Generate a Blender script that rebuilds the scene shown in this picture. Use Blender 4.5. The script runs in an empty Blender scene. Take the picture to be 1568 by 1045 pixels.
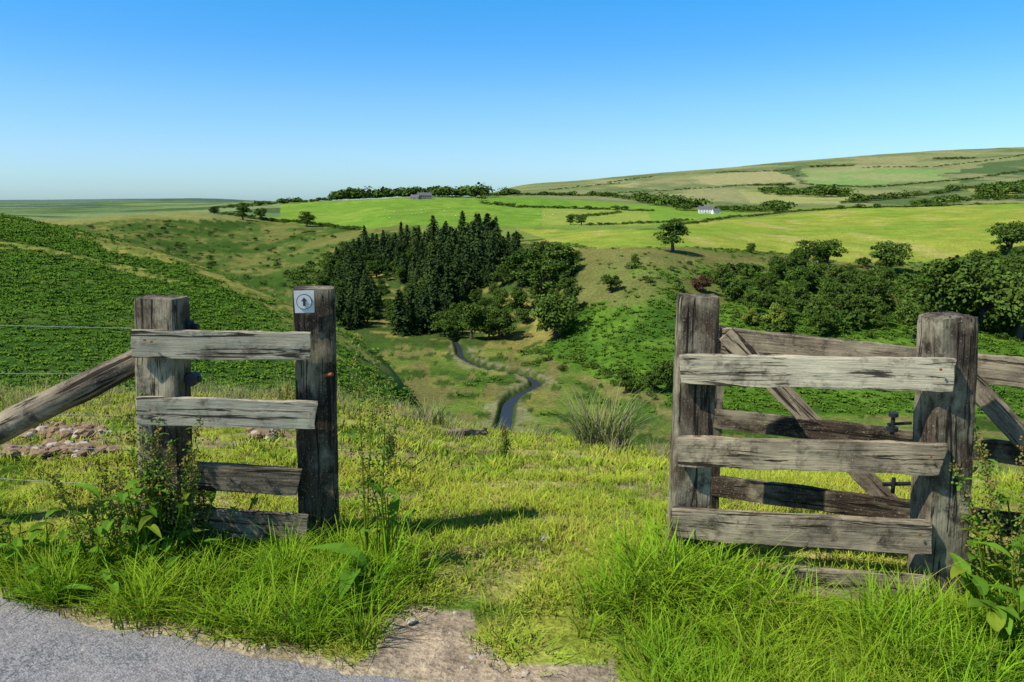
import bpy, math, random
import numpy as np
from mathutils import Vector, Matrix
random.seed(7); rng=np.random.default_rng(7)
D=bpy.data; SC=bpy.context.scene
# ---------------------------------------------------------------- image-pixel helpers: image coordinates to world positions and back
PIT=math.radians(9.86); F=1219.6; CX=784.0; CY=522.5; EYE=1.6
cp,sp=math.cos(PIT),math.sin(PIT)
def Tof(v): return np.tan(PIT+np.arctan((np.asarray(v,float)-CY)/F))
def vof(T): return CY+F*np.tan(np.arctan(T)-PIT)
def uof(s,T): return CX+F*s/(cp+T*sp)
def P(u,v,Y):
    T=float(Tof(v)); return Vector(((u-CX)/F*(Y*cp+Y*T*sp),Y,EYE-Y*T))
# ---------------------------------------------------------------- numpy noise
_tab=np.random.default_rng(3).random((256,256))
def vnoise(x,y):
    xi=np.floor(x).astype(int); yi=np.floor(y).astype(int); fx=x-xi; fy=y-yi
    fx=fx*fx*(3-2*fx); fy=fy*fy*(3-2*fy)
    a=_tab[xi&255,yi&255]; b=_tab[(xi+1)&255,yi&255]; c=_tab[xi&255,(yi+1)&255]; d=_tab[(xi+1)&255,(yi+1)&255]
    return (a*(1-fx)+b*fx)*(1-fy)+(c*(1-fx)+d*fx)*fy
def fbm(x,y,o=4,off=0.):
    s=0;a=.5;n=0
    for i in range(o):
        s=s+a*vnoise(x*2**i+off+17.3*i,y*2**i+off*1.7+9.1*i); n+=a; a*=.5
    return s/n-.5
def sst(a,b,x): t=np.clip((x-a)/(b-a),0,1); return t*t*(3-2*t)
# ---------------------------------------------------------------- terrain profiles
COL={
 0:([715,655,625,606],[(20,640),(40,625),(70,555),(100,475),(140,410),(190,358),(240,329),(280,331),(350,345),(500,360),(700,352),(900,338),(1200,330),(1600,326),(2500,318),(4000,310),(6000,307),(9000,308)]),
 100:([715,655,625,606],[(20,640),(40,625),(70,562),(100,488),(140,425),(185,372),(225,350),(260,356),(330,375),(450,385),(600,372),(750,350),(870,338),(1000,341),(1300,332),(1800,324),(2500,317),(4000,309),(6000,306),(9000,308)]),
 200:([715,655,625,606],[(20,640),(40,625),(70,568),(100,500),(150,425),(205,374),(240,382),(300,412),(400,425),(520,410),(620,385),(750,350),(880,330),(1000,334),(1300,330),(1800,322),(2500,316),(4000,308),(6000,305),(9000,308)]),
 300:([715,655,625,606],[(20,640),(40,628),(70,575),(110,500),(150,442),(190,405),(220,414),(260,445),(300,462),(350,470),(430,450),(520,430),(600,410),(700,384),(850,346),(950,325),(1100,330),(1400,325),(1800,318),(2500,314),(4000,307),(6000,305),(9000,308)]),
 400:([715,655,625,608],[(20,640),(40,632),(70,585),(110,515),(145,472),(175,447),(200,456),(240,490),(300,510),(350,500),(400,486),(450,465),(520,435),(600,415),(700,390),(850,360),(1000,336),(1200,326),(1500,314),(2200,309),(4000,308),(9000,309)]),
 500:([720,665,632,614],[(20,645),(40,645),(70,610),(110,545),(155,489),(180,500),(240,540),(300,540),(350,522),(400,492),(450,462),(520,430),(600,404),(700,380),(850,354),(1000,340),(1200,324),(1450,308),(2000,312),(4000,315),(9000,312)]),
 600:([725,675,645,628],[(20,655),(40,664),(70,655),(110,608),(145,563),(170,575),(200,600),(240,602),(300,562),(350,528),(400,500),(450,470),(520,430),(600,395),(700,362),(850,342),(1100,320),(1400,304),(2000,310),(4000,313),(9000,312)]),
 700:([738,700,675,655],[(20,690),(40,720),(70,730),(110,715),(160,690),(200,660),(240,622),(300,562),(350,528),(400,502),(450,468),(520,425),(600,388),(700,358),(850,340),(1100,320),(1400,301),(2000,306),(4000,308),(9000,310)]),
 800:([738,705,682,668],[(20,700),(40,728),(70,735),(110,722),(160,692),(200,660),(240,621),(300,564),(345,534),(375,512),(400,485),(430,455),(470,418),(540,388),(600,374),(700,360),(850,342),(1100,322),(1400,303),(1800,303),(2500,296),(4000,287),(5500,284),(9000,290)]),
 900:([740,710,690,682],[(20,712),(40,738),(70,742),(110,727),(160,696),(200,662),(240,621),(275,585),(310,545),(345,496),(375,455),(405,420),(440,393),(480,378),(600,362),(750,348),(950,334),(1200,318),(1500,308),(2200,302),(3000,290),(4000,281),(5500,276),(9000,284)]),
 1000:([742,715,700,698],[(20,725),(40,748),(70,748),(110,732),(160,702),(200,665),(235,622),(280,560),(325,492),(370,432),(410,394),(480,374),(600,354),(750,342),(950,330),(1250,318),(1600,313),(2200,303),(3000,288),(4000,274),(5500,267),(9000,276)]),
 1100:([745,722,712,715],[(20,745),(40,765),(70,760),(110,738),(155,706),(195,668),(235,620),(285,560),(335,498),(385,440),(430,402),(490,382),(600,358),(750,343),(900,334),(1100,326),(1500,318),(2000,306),(2800,288),(3800,268),(5200,259),(9000,268)]),
 1200:([748,730,728,740],[(20,765),(40,780),(70,770),(110,745),(150,715),(190,675),(230,628),(280,562),(330,502),(380,450),(430,415),(480,394),(560,374),(700,350),(850,334),(1000,324),(1300,321),(1700,313),(2200,301),(3000,280),(4000,260),(5000,249),(9000,258)]),
 1300:([750,733,735,752],[(20,775),(40,785),(70,775),(110,748),(150,716),(190,676),(230,628),(280,562),(330,504),(380,455),(430,420),(480,396),(560,374),(700,348),(850,330),(1000,319),(1300,319),(1700,310),(2200,296),(3000,274),(4000,252),(5000,241),(9000,252)]),
 1430:([750,735,740,760],[(20,780),(40,790),(70,778),(110,750),(150,716),(190,676),(230,628),(280,564),(330,508),(380,462),(430,428),(480,400),(560,372),(700,344),(850,325),(950,317),(1300,317),(1700,308),(2200,290),(3000,265),(4000,243),(4800,233),(9000,244)]),
 1568:([750,735,740,760],[(20,780),(40,790),(70,778),(110,750),(150,718),(190,680),(230,634),(280,572),(330,515),(380,468),(430,430),(480,400),(560,368),(700,338),(850,320),(940,313),(1300,314),(1700,304),(2200,285),(3000,256),(4000,234),(4600,227),(9000,240)]),
}
def pchip(x,y,xn):
    x=np.asarray(x,float); y=np.asarray(y,float); h=np.diff(x); d=np.diff(y)/h; m=np.zeros_like(y)
    for i in range(1,len(x)-1):
        if d[i-1]*d[i]>0:
            w1=2*h[i]+h[i-1]; w2=h[i]+2*h[i-1]; m[i]=(w1+w2)/(w1/d[i-1]+w2/d[i])
    m[0]=d[0]; m[-1]=d[-1]
    i=np.clip(np.searchsorted(x,xn)-1,0,len(x)-2); t=(xn-x[i])/h[i]
    t=np.clip(t,0,1)
    return ((2*t**3-3*t**2+1)*y[i]+(t**3-2*t**2+t)*h[i]*m[i]+(-2*t**3+3*t**2)*y[i+1]+(t**3-t**2)*h[i]*m[i+1])
NY=640
YF=np.exp(np.linspace(math.log(0.6),math.log(9000),NY)); LY=np.log(YF)
ucols=sorted(COL); Zc=[]
for u in ucols:
    nr,far=COL[u]
    ys=[.5,2,3.0,3.6]; zs=[0,0,0,-.03]
    for Y,v in zip([5,7,9.5,12],nr): ys.append(Y); zs.append(EYE-Y*float(Tof(v)))
    for Y,v in far: ys.append(Y); zs.append(EYE-Y*float(Tof(v)))
    Zc.append(pchip(np.log(ys),zs,LY))
Zc=np.array(Zc)
UG=np.arange(-60,1630,5.0)
ZG=np.array([pchip(ucols,Zc[:,j],np.clip(UG,0,1568)) for j in range(NY)])
k=np.exp(-0.5*(np.arange(-8,9)/3.6)**2); k/=k.sum()
ZG=np.array([np.convolve(np.pad(r,8,mode='edge'),k,mode='valid') for r in ZG])
def zug(u,Y):
    a=np.clip((u-UG[0])/5.0,0,len(UG)-1.001); b=np.clip((np.log(Y)-LY[0])/(LY[1]-LY[0]),0,NY-1.001)
    ai=a.astype(int); bi=b.astype(int); fa=a-ai; fb=b-bi
    return (ZG[bi,ai]*(1-fa)+ZG[bi,ai+1]*fa)*(1-fb)+(ZG[bi+1,ai]*(1-fa)+ZG[bi+1,ai+1]*fa)*fb
RIV=[]
def height(X,Y,river=True):
    X=np.atleast_1d(np.asarray(X,float)); Y=np.atleast_1d(np.asarray(Y,float)); Yc=np.maximum(Y,.6); s=X/Yc
    u=CX+F*s/1.0
    for _ in range(3):
        z=zug(u,Yc); u=uof(s,(EYE-z)/Yc)
    z=zug(u,Yc)
    z=z+fbm(X*1.3,Y*1.3,3)*.09*sst(3.3,5,Yc)
    z=z+fbm(X/14,Y/14,4,5.)*(.75+.6*sst(220,300,Yc))*sst(30,90,Yc)+fbm(X/60,Y/60,3,9.)*3.0*sst(260,600,Yc)*(1-.5*sst(-50,-58,z))
    z=z+fbm(X/500,Y/500,3,2.)*14*sst(1500,3500,Yc)
    if river and RIV:
        m=(Yc>150)&(Yc<480)
        if m.any():
            xm,ym=X[m],Y[m]; dm=np.full(xm.shape,1e9)
            for (ax,ay,aw),(bx,by,bw) in zip(RIV[:-1],RIV[1:]):
                vx,vy=bx-ax,by-ay; t=np.clip(((xm-ax)*vx+(ym-ay)*vy)/(vx*vx+vy*vy),0,1)
                dm=np.minimum(dm,np.hypot(xm-ax-t*vx,ym-ay-t*vy)-(aw+(bw-aw)*t)*.5)
            z[m]=z[m]-2.0*(1-sst(-.3,2.,dm))
    return z
def hz(x,y): return float(height(x,y)[0])
def locate(u,v,ymin=14,ymax=8000):
    z=zug(np.full(NY,float(u)),YF); T=(EYE-z)/YF; vv=vof(T)
    idx=np.where((YF>ymin)&(YF<ymax)&(vv<=v))[0]
    if len(idx): i=idx[0]
    else:
        m=np.where((YF>ymin)&(YF<ymax))[0]; i=m[np.argmin(vv[m])]
    Y=YF[i]
    if len(idx) and i>0 and vv[i-1]>v:
        t=(v-vv[i-1])/(vv[i]-vv[i-1]); Y=YF[i-1]+(YF[i]-YF[i-1])*t
    T=(EYE-float(zug(np.array([float(u)]),np.array([Y]))[0]))/Y
    x=(u-CX)/F*Y*(cp+T*sp)
    return x,Y,hz(x,Y)
rv=[(693,515,3),(703,528,3),(706,541,3),(722,552,3),(752,562,3.2),(785,569,3.5),(812,576,4),(822,585,4.4),(808,594,4.6),(790,603,4.8),(779,614,5),(776,628,5),(772,645,5.5),(766,665,6)]
tmp=[]
for u,v,w in rv:
    x,y,z=locate(u,v,185,600); tmp.append((x,y,w*.5))
R2=[]
n=len(tmp)
for i in range(n-1):
    p0=tmp[max(i-1,0)];p1=tmp[i];p2=tmp[i+1];p3=tmp[min(i+2,n-1)]
    for t in np.linspace(0,1,6,endpoint=False):
        R2.append(tuple(.5*((2*p1[j])+(-p0[j]+p2[j])*t+(2*p0[j]-5*p1[j]+4*p2[j]-p3[j])*t*t+(-p0[j]+3*p1[j]-3*p2[j]+p3[j])*t**3) for j in range(3)))
R2.append(tmp[-1]); RIV.extend(R2)
# ---------------------------------------------------------------- zones
def inpoly(U,V,poly):
    r=np.zeros(U.shape,bool); n=len(poly); j=n-1
    for i in range(n):
        xi,yi=poly[i]; xj,yj=poly[j]
        c=((yi>V)!=(yj>V))&(U<(xj-xi)*(V-yi)/((yj-yi) if yj!=yi else 1e-9)+xi); r^=c; j=i
    return r
def pdist(U,V,pl,asp=1.0):
    d=np.full(U.shape,1e9)
    for (ax,ay),(bx,by) in zip(pl[:-1],pl[1:]):
        vx,vy=bx-ax,(by-ay)*asp; wx,wy=U-ax,(V-ay)*asp
        t=np.clip((wx*vx+wy*vy)/(vx*vx+vy*vy+1e-9),0,1); d=np.minimum(d,np.hypot(wx-t*vx,wy-t*vy))
    return d
DIRT=[(560,940),(600,932),(640,928),(722,936),(728,975),(760,1005),(850,1012),(930,1005),(950,1080),(480,1080),(540,1010),(575,985)]
ROADE=[(-2200,700),(-300,868),(0,918),(120,952),(300,985),(430,1002),(560,1028),(700,1052),(800,1066)]
def proj(X,Y,Z):
    Yc=np.maximum(Y,.6); T=(EYE-Z)/Yc; return uof(X/Yc,T),vof(T)
def zones(X,Y,Z):
    U,V=proj(X,Y,Z)
    n1=fbm(X/9,Y/9,4,1.); n2=fbm(X/40,Y/40,4,3.); n3=fbm(X*.9,Y*.9,4,4.); n4=fbm(X/250,Y/250,4,8.)
    C=np.zeros(X.shape+(3,)); B=np.zeros(X.shape)
    def put(m,c,b=0.):
        m=np.clip(m.astype(float) if m.dtype==bool else m,0,1)
        C[:]=C*(1-m[...,None])+np.array(c)*m[...,None]; B[:]=B*(1-m)+b*m
    put(np.ones(X.shape),(.14,.20,.03))
    put((Y>25)&(Y<200)&(Z<-3),(.12,.19,.03))
    vf=(Y>150)&(Y<480)&(Z<-49)
    put(vf,(.125,.18,.032)); put(vf*sst(-.02,.14,n1),(.20,.20,.05)); put(vf*sst(.0,.12,n2),(.065,.13,.02),.5); put(vf*sst(.02,.12,fbm(X/7,Y/25,4,31.)),(.16,.155,.05)); put(vf*sst(.04,.14,fbm(X/5,Y/9,4,37.)),(.06,.11,.02),.6)
    if vf.any():
        rd_=np.full(X.shape,99.); xm,ym=X[vf],Y[vf]; q=np.full(xm.shape,99.)
        for (ax,ay,_a),(bx,by,_b) in zip(RIV[:-1:2],RIV[2::2]):
            vx,vy=bx-ax,by-ay; t=np.clip(((xm-ax)*vx+(ym-ay)*vy)/(vx*vx+vy*vy+1e-9),0,1); q=np.minimum(q,np.hypot(xm-ax-t*vx,ym-ay-t*vy))
        rd_[vf]=q; put(sst(6,3.2,rd_+n3*3),(.055,.085,.02),.3); put(sst(7,4.5,rd_+n1*12)*sst(2.6,3.6,rd_)*.7,(.27,.26,.13))
    # right slope
    toe=np.interp(U,[640,790,840,900,1000,1100,1250,1568],[500,520,548,572,604,632,660,670])+n1*14
    rs=(Y>225)&(Y<640)&(V<toe)&(U>700)
    put(rs,(.095,.205,.022),1.); put(rs*sst(.0,.2,n1+n2*.6),(.13,.24,.03),.7)
    put(rs*sst(.05,.2,fbm(X/22,Y/22,4,41.)),(.065,.15,.02),.8)
    put(rs*(1-sst(395,432,V+n1*60))*sst(520,450,Y),(.18,.175,.055),.3)
    put(rs*sst(.0,.2,n2)*(V<470),(.16,.17,.05),.4)
    ms=(Y>330)&(Y<1020)&(U<640)&(Z>-56)
    put(ms,(.09,.145,.03),.6); put(ms*sst(-.08,.12,n2+n1*.4),(.055,.11,.02),.8); put(ms*sst(.06,.2,n1-n2*.5),(.18,.175,.05),.2); put(ms*sst(.03,.15,fbm(X/30,Y/90,4,51.)),(.155,.165,.045))
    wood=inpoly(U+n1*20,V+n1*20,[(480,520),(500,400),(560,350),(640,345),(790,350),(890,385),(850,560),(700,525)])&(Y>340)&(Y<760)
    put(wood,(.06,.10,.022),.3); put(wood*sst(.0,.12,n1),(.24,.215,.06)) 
    up=(Y>480)
    put(up&(U>640)&(Y>640),(.17,.23,.05))
    lf=inpoly(U,V+n2*4,[(790,350),(900,352),(1000,352),(1060,342),(1180,331),(1300,319),(1568,311),(1800,300),(1800,372),(1568,378),(1420,402),(1285,402),(1180,386),(1060,378),(920,381),(840,368)])&(Y>430)&(Y<1050)
    put(lf,(.28,.315,.05)); put(lf*sst(-.05,.2,n2),(.235,.30,.045)); put(lf*sst(.03,.18,fbm(X/18,Y/80,4,2.)),(.34,.33,.085)); put(lf*sst(.0,.15,fbm(X/60,Y/60,4,23.)),(.20,.29,.04))
    g1=inpoly(U,V,[(330,325),(430,312),(520,306),(640,300),(740,298),(735,310),(830,330),(830,348),(740,346),(620,345),(548,352),(420,340)])&(Y>700)&(Y<1700)
    put(g1,(.15,.27,.035)); put(g1*sst(0,.15,n2),(.20,.30,.045))
    g2=inpoly(U,V,[(735,310),(740,298),(800,296),(930,300),(1000,310),(1060,322),(1160,325),(1060,338),(1000,345),(830,348),(830,330)])&(Y>640)&(Y<1900)
    put(g2,(.17,.29,.04)); put(g2&inpoly(U,V,[(830,320),(990,322),(1000,345),(830,345)]),(.25,.31,.06)); put(g2&inpoly(U,V,[(735,302),(860,300),(880,320),(800,317),(738,311)]),(.14,.27,.035))
    g3=inpoly(U,V,[(20,340),(200,326),(330,322),(420,340),(330,338),(200,336),(100,345)])&(Y>650)&(Y<1100)
    put(g3,(.22,.23,.07))
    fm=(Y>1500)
    put(fm,(.17,.21,.08)); put(fm*(Z>0)*sst(-.08,.1,n4),(.23,.25,.105));  # far moor: aerial haze painted into the ground colour, paler and bluer
    fr=fm&(U>900)
    put(fr&inpoly(U,V,[(930,285),(1090,268),(1215,258),(1225,278),(1130,282),(1000,290)]),(.32,.31,.14))
    put(fr&inpoly(U,V,[(1130,290),(1290,288),(1480,278),(1380,298),(1290,312),(1150,312)]),(.31,.33,.11))
    put(fr&inpoly(U,V,[(1380,305),(1480,288),(1600,272),(1600,292),(1450,312)]),(.27,.29,.09))
    put(fr&inpoly(U,V,[(1225,262),(1330,258),(1480,262),(1480,272),(1290,286),(1235,280)]),(.19,.30,.09))
    Uj=U+n4*60; Vj=V+n4*8
    put(fr&inpoly(Uj,Vj,[(1210,250),(1240,262),(1232,280),(1215,272),(1195,262)]),(.09,.14,.055))
    put(fr&inpoly(Uj,Vj,[(1440,268),(1600,240),(1600,268),(1480,282)]),(.09,.14,.055))
    put(fr&inpoly(Uj,Vj,[(1290,312),(1400,300),(1460,288),(1480,292),(1400,316)]),(.10,.15,.05))
    put(fr*sst(1.,.0,np.abs(V-258+(U-1200)*.055)/2.5)*.7,(.11,.14,.06))
    put(fr*sst(.02,.12,fbm(X/220,Y/700,5,61.))*.75,(.11,.16,.06)); put(fr*sst(.05,.14,fbm(X/160,Y/500,5,71.))*.6,(.32,.30,.14))
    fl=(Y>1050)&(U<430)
    put(fl,(.13,.20,.08)); put(fl*sst(-.05,.1,n4),(.19,.25,.10)); put(fl*sst(.03,.13,fbm(X/300,Y/120,4,22.)),(.07,.12,.045)); put((Y>3500)&(U<600),(.12,.18,.13)); put(((Y>2500)&(U<600))*sst(.0,.08,fbm(X/500,Y/900,4,25.)),(.08,.13,.10))  # distant left land: bluish distance haze is mixed into these surface colours
    # left hill
    lh=(Y>26)&(Y<300)&(U<700)&(Z>-42)&(U<690)
    Uj=U+n1*34; Vj=V+n1*24+n3*5
    put(lh,(.06,.135,.02),1.); put(lh*sst(-.02,.14,n1),(.09,.17,.028),.8)
    strip=0*U
    for pl,w,q in [([(120,360),(230,386),(330,418),(400,448),(440,470),(500,505),(560,545),(640,598)],15,.8),([(-60,368),(60,382),(110,392)],6,.8),([(120,400),(190,412),(250,428),(290,440)],6,.7),([(165,380),(240,388)],7,1.),([(330,432),(400,462),(440,492),(500,530)],7,.6),([(530,500),(600,545),(660,600)],13,.9),([(-60,330),(60,340),(140,356)],4,.6),([(0,425),(130,432)],4,.4),([(460,500),(560,590)],7,.6)]:
        strip=np.maximum(strip,q*(1-sst(w*.2,w*1.5,pdist(Uj,Vj,pl,1.3))))
    strip=strip*(.45+.55*sst(-.12,.1,fbm(X/3.,Y/5.,4,44.)))
    put(lh*strip,(.30,.27,.07),0.); B[:]=B*(1-lh*sst(.2,.7,strip))
    put(lh*sst(.06,.2,fbm(X/5,Y/22,3,12.))*.5,(.16,.20,.04),.5)
    put((lh&(Y<55)),(.16,.23,.035),.4)
    # near grass
    ng=(Y<=26)
    put(ng,(.20,.29,.032)); put(ng*sst(-.08,.16,fbm(X/1.2,Y/1.2,4,6.)),(.31,.34,.05)); put(ng*sst(.0,.16,fbm(X*1.1,Y*1.1,4,16.)),(.40,.34,.13)); put(ng*sst(.03,.15,fbm(X*3.1,Y*3.1,3,19.)),(.33,.26,.14)); put(ng*sst(.05,.2,fbm(X*1.9,Y*1.9,4,29.)),(.09,.16,.02))
    dr=inpoly(U+n3*60,V+n3*40,DIRT)&(Y<4)
    put(dr,(.40,.31,.21)); put(dr*sst(-.05,.12,fbm(X*5,Y*5,4,3.)),(.30,.24,.17))
    rd=(V+n3*36>np.interp(U,[p[0] for p in ROADE],[p[1]-14 for p in ROADE],right=3000))&(Y<8)
    put(rd,(.38,.31,.20))
    put(ng*(1-sst(8,26,pdist(U+n3*60,V+n3*20,[(60,664),(150,666)])))*(Y<14),(.33,.22,.13)); put(ng*(1-sst(6,20,pdist(U+n3*60,V+n3*20,[(60,695),(160,692)])))*(Y<14),(.30,.20,.12))
    return C,B,U,V,dr|rd
# ---------------------------------------------------------------- mesh helpers
def mk(name,verts,faces,mats,fmat=None,cols=None,smooth=False,link=True,parent=None):
    me=D.meshes.new(name); V=np.asarray(verts,np.float32).reshape(-1,3)
    if isinstance(faces,np.ndarray):
        n,kk=faces.shape; me.vertices.add(len(V)); me.vertices.foreach_set('co',V.ravel())
        me.loops.add(n*kk); me.loops.foreach_set('vertex_index',faces.ravel().astype(np.int32))
        me.polygons.add(n); me.polygons.foreach_set('loop_start',np.arange(0,n*kk,kk,dtype=np.int32))
        me.update(calc_edges=True)
    else: me.from_pydata([tuple(map(float,v)) for v in V],[],faces)
    for m in mats: me.materials.append(m)
    if fmat is not None: me.polygons.foreach_set('material_index',np.asarray(fmat,np.int32))
    if cols is not None:
        a=me.color_attributes.new('Col','FLOAT_COLOR','POINT'); c=np.ones((len(V),4),np.float32); c[:,:3]=cols; a.data.foreach_set('color',c.ravel())
    me.polygons.foreach_set('use_smooth',np.full(len(me.polygons),smooth)); me.update()
    o=D.objects.new(name,me)
    if link: SC.collection.objects.link(o)
    if parent: o.parent=parent
    return o
def nrm(a): return a/np.maximum(np.linalg.norm(a,axis=-1,keepdims=True),1e-9)
def quads(C,N,S,asp=.65,r=rng):
    N=nrm(N); t=nrm(np.cross(N,r.normal(size=N.shape))); b=np.cross(N,t); S=np.asarray(S)[:,None]
    v=np.stack([C+t*S,C+b*S*asp,C-t*S,C-b*S*asp],1).reshape(-1,3); f=np.arange(len(C)*4).reshape(-1,4); return v,f
def tube(pts,rad,n=7):
    pts=np.asarray(pts,float); vs=[];fs=[]
    for i,p in enumerate(pts):
        d=pts[min(i+1,len(pts)-1)]-pts[max(i-1,0)]; d/=np.linalg.norm(d)+1e-9
        a=np.cross(d,[.3,.9,.1]) ; a/=np.linalg.norm(a); b=np.cross(d,a)
        for j in range(n):
            q=2*math.pi*j/n; vs.append(p+rad[i]*(math.cos(q)*a+math.sin(q)*b))
    for i in range(len(pts)-1):
        for j in range(n): fs.append((i*n+j,i*n+(j+1)%n,(i+1)*n+(j+1)%n,(i+1)*n+j))
    return np.array(vs),np.array(fs)
class Acc:
    def __init__(s): s.v=[];s.f=[];s.m=[];s.c=[];s.n=0
    def add(s,v,f,m=0,c=(1,1,1)):
        s.v.append(v); s.f.append(np.asarray(f)+s.n); s.m.append(np.full(len(f),m)); s.n+=len(v)
        c=np.asarray(c,float); s.c.append(np.tile(c,(len(v),1)) if c.ndim==1 else c)
    def make(s,name,mats,**k): return mk(name,np.concatenate(s.v),np.concatenate(s.f),mats,fmat=np.concatenate(s.m),cols=np.concatenate(s.c),**k)
# ---------------------------------------------------------------- materials
def newmat(name,diff=False):
    m=D.materials.new(name); m.use_nodes=True; nt=m.node_tree; nt.nodes.clear()
    o=nt.nodes.new('ShaderNodeOutputMaterial'); b=nt.nodes.new('ShaderNodeBsdfDiffuse' if diff else 'ShaderNodeBsdfPrincipled'); nt.links.new(b.outputs[0],o.inputs[0])
    if not diff: b.inputs['Specular IOR Level'].default_value=.2
    return m,nt,b,o
def noise(nt,scale,detail=4,rough=.6,vec=None,dist=0):
    n=nt.nodes.new('ShaderNodeTexNoise'); n.inputs['Scale'].default_value=scale; n.inputs['Detail'].default_value=detail; n.inputs['Roughness'].default_value=rough; n.inputs['Distortion'].default_value=dist
    if vec is not None: nt.links.new(vec,n.inputs['Vector'])
    return n.outputs['Fac']
def mixc(nt,fac,a,b,mode='MIX'):
    n=nt.nodes.new('ShaderNodeMix'); n.data_type='RGBA'; n.blend_type=mode
    for s,v in ((n.inputs[0],fac),(n.inputs[6],a),(n.inputs[7],b)):
        if hasattr(v,'links'): nt.links.new(v,s)
        elif isinstance(v,(int,float)): s.default_value=v
        else: s.default_value=(*v,1)
    return n.outputs[2]
def ramp(nt,fac,a,b,va=0.,vb=1.):
    n=nt.nodes.new('ShaderNodeMapRange'); n.inputs[1].default_value=a;n.inputs[2].default_value=b;n.inputs[3].default_value=va;n.inputs[4].default_value=vb
    nt.links.new(fac,n.inputs[0]); return n.outputs[0]
def bump(nt,b,h,strength,dist):
    n=nt.nodes.new('ShaderNodeBump'); n.inputs['Strength'].default_value=strength; n.inputs['Distance'].default_value=dist
    nt.links.new(h,n.inputs['Height']); nt.links.new(n.outputs[0],b.inputs['Normal']); return n
def math_(nt,op,a,b):
    n=nt.nodes.new('ShaderNodeMath'); n.operation=op
    for s,v in ((n.inputs[0],a),(n.inputs[1],b)):
        if hasattr(v,'links'): nt.links.new(v,s)
        else: s.default_value=v
    return n.outputs[0]
mt,nt,b,o=newmat('terrain_ground',True)
at=nt.nodes.new('ShaderNodeAttribute'); at.attribute_name='Col'; ab=nt.nodes.new('ShaderNodeAttribute'); ab.attribute_name='Brk'
geo=nt.nodes.new('ShaderNodeNewGeometry'); pos=geo.outputs['Position']
n1=noise(nt,38,2,.7,pos); n2=noise(nt,4.5,2,.65,pos); n3=noise(nt,.75,4,.75,pos); n4=noise(nt,.05,3,.65,pos)
m1=ramp(nt,n1,.3,.7,.6,1.4); m2=ramp(nt,n2,.3,.7,.72,1.28); m3=ramp(nt,n3,.3,.7,.55,1.45); m4=ramp(nt,n4,.3,.7,.8,1.2)
mm=math_(nt,'MULTIPLY',math_(nt,'MULTIPLY',m1,m2),math_(nt,'MULTIPLY',m3,m4))
vm=nt.nodes.new('ShaderNodeVectorMath'); vm.operation='SCALE'; nt.links.new(at.outputs['Color'],vm.inputs[0]); nt.links.new(mm,vm.inputs['Scale'])
nt.links.new(vm.outputs[0],b.inputs['Color'])
hh=math_(nt,'ADD',math_(nt,'MULTIPLY',n1,.012),math_(nt,'MULTIPLY',math_(nt,'MULTIPLY',n3,ab.outputs['Fac']),1.5)); hh=math_(nt,'ADD',hh,math_(nt,'MULTIPLY',n2,.06))
bump(nt,b,hh,1.,1.)
def foliage(name,c1,c2,trans=0.,posscale=.3,up=0.):
    m,nt,b,o=newmat(name,True); oi=nt.nodes.new('ShaderNodeObjectInfo'); geo=nt.nodes.new('ShaderNodeNewGeometry')
    nz=noise(nt,posscale,1,.6,geo.outputs['Position']); f=math_(nt,'ADD',math_(nt,'MULTIPLY',ramp(nt,nz,.3,.7),.55),math_(nt,'MULTIPLY',oi.outputs['Random'],.45))
    c=mixc(nt,f,c1,c2)
    a=nt.nodes.new('ShaderNodeAttribute'); a.attribute_name='Col'; c=mixc(nt,1.,c,a.outputs['Color'],'MULTIPLY')
    if up>0:
        ad=nt.nodes.new('ShaderNodeVectorMath'); ad.operation='ADD'; ad.inputs[1].default_value=(0,0,up); nt.links.new(geo.outputs['Normal'],ad.inputs[0]); no=nt.nodes.new('ShaderNodeVectorMath'); no.operation='NORMALIZE'; nt.links.new(ad.outputs[0],no.inputs[0]); nt.links.new(no.outputs[0],b.inputs['Normal'])
    nt.links.new(c,b.inputs['Color'])
    if trans>0:
        t=nt.nodes.new('ShaderNodeBsdfTranslucent'); nt.links.new(c,t.inputs[0]); ms=nt.nodes.new('ShaderNodeMixShader'); ms.inputs[0].default_value=trans
        nt.links.new(b.outputs[0],ms.inputs[1]); nt.links.new(t.outputs[0],ms.inputs[2]); nt.links.new(ms.outputs[0],o.inputs[0])
    return m
M_oak=foliage('oak_leaves',(.045,.095,.018),(.115,.18,.035),posscale=.05,up=.4)
M_con=foliage('conifer_needles',(.022,.05,.018),(.07,.11,.028),posscale=.03,up=.35)
M_red=foliage('copper_leaves',(.12,.065,.045),(.16,.09,.05),up=.4)
M_yel=foliage('gorse_leaves',(.18,.24,.035),(.22,.27,.05),up=.4)
M_brk=foliage('bracken_fronds',(.075,.18,.02),(.145,.265,.035),0,posscale=.08,up=1.1)
M_grs=foliage('grass_blades',(.22,.39,.025),(.46,.48,.06),0,posscale=.8,up=1.3)
M_lgr=foliage('long_grass_blades',(.17,.38,.02),(.34,.48,.035),.25,posscale=1.5,up=.7)
M_dry=foliage('dry_grass',(.42,.34,.15),(.52,.42,.19),0,up=.5)
M_rsh=foliage('rush_blades',(.17,.25,.07),(.33,.34,.12),0,posscale=2.,up=.8)
M_dck=foliage('dock_leaves',(.09,.22,.025),(.17,.31,.03),.3,posscale=3,up=.2)
M_sed=foliage('dock_seed',(.24,.14,.05),(.17,.21,.05),0,posscale=5)
mb,nt,b,o=newmat('bark',True); geo=nt.nodes.new('ShaderNodeNewGeometry'); nz=noise(nt,3,3,.6,geo.outputs['Position']); nt.links.new(mixc(nt,nz,(.06,.045,.035),(.17,.14,.11)),b.inputs['Color']); M_bark=mb
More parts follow.
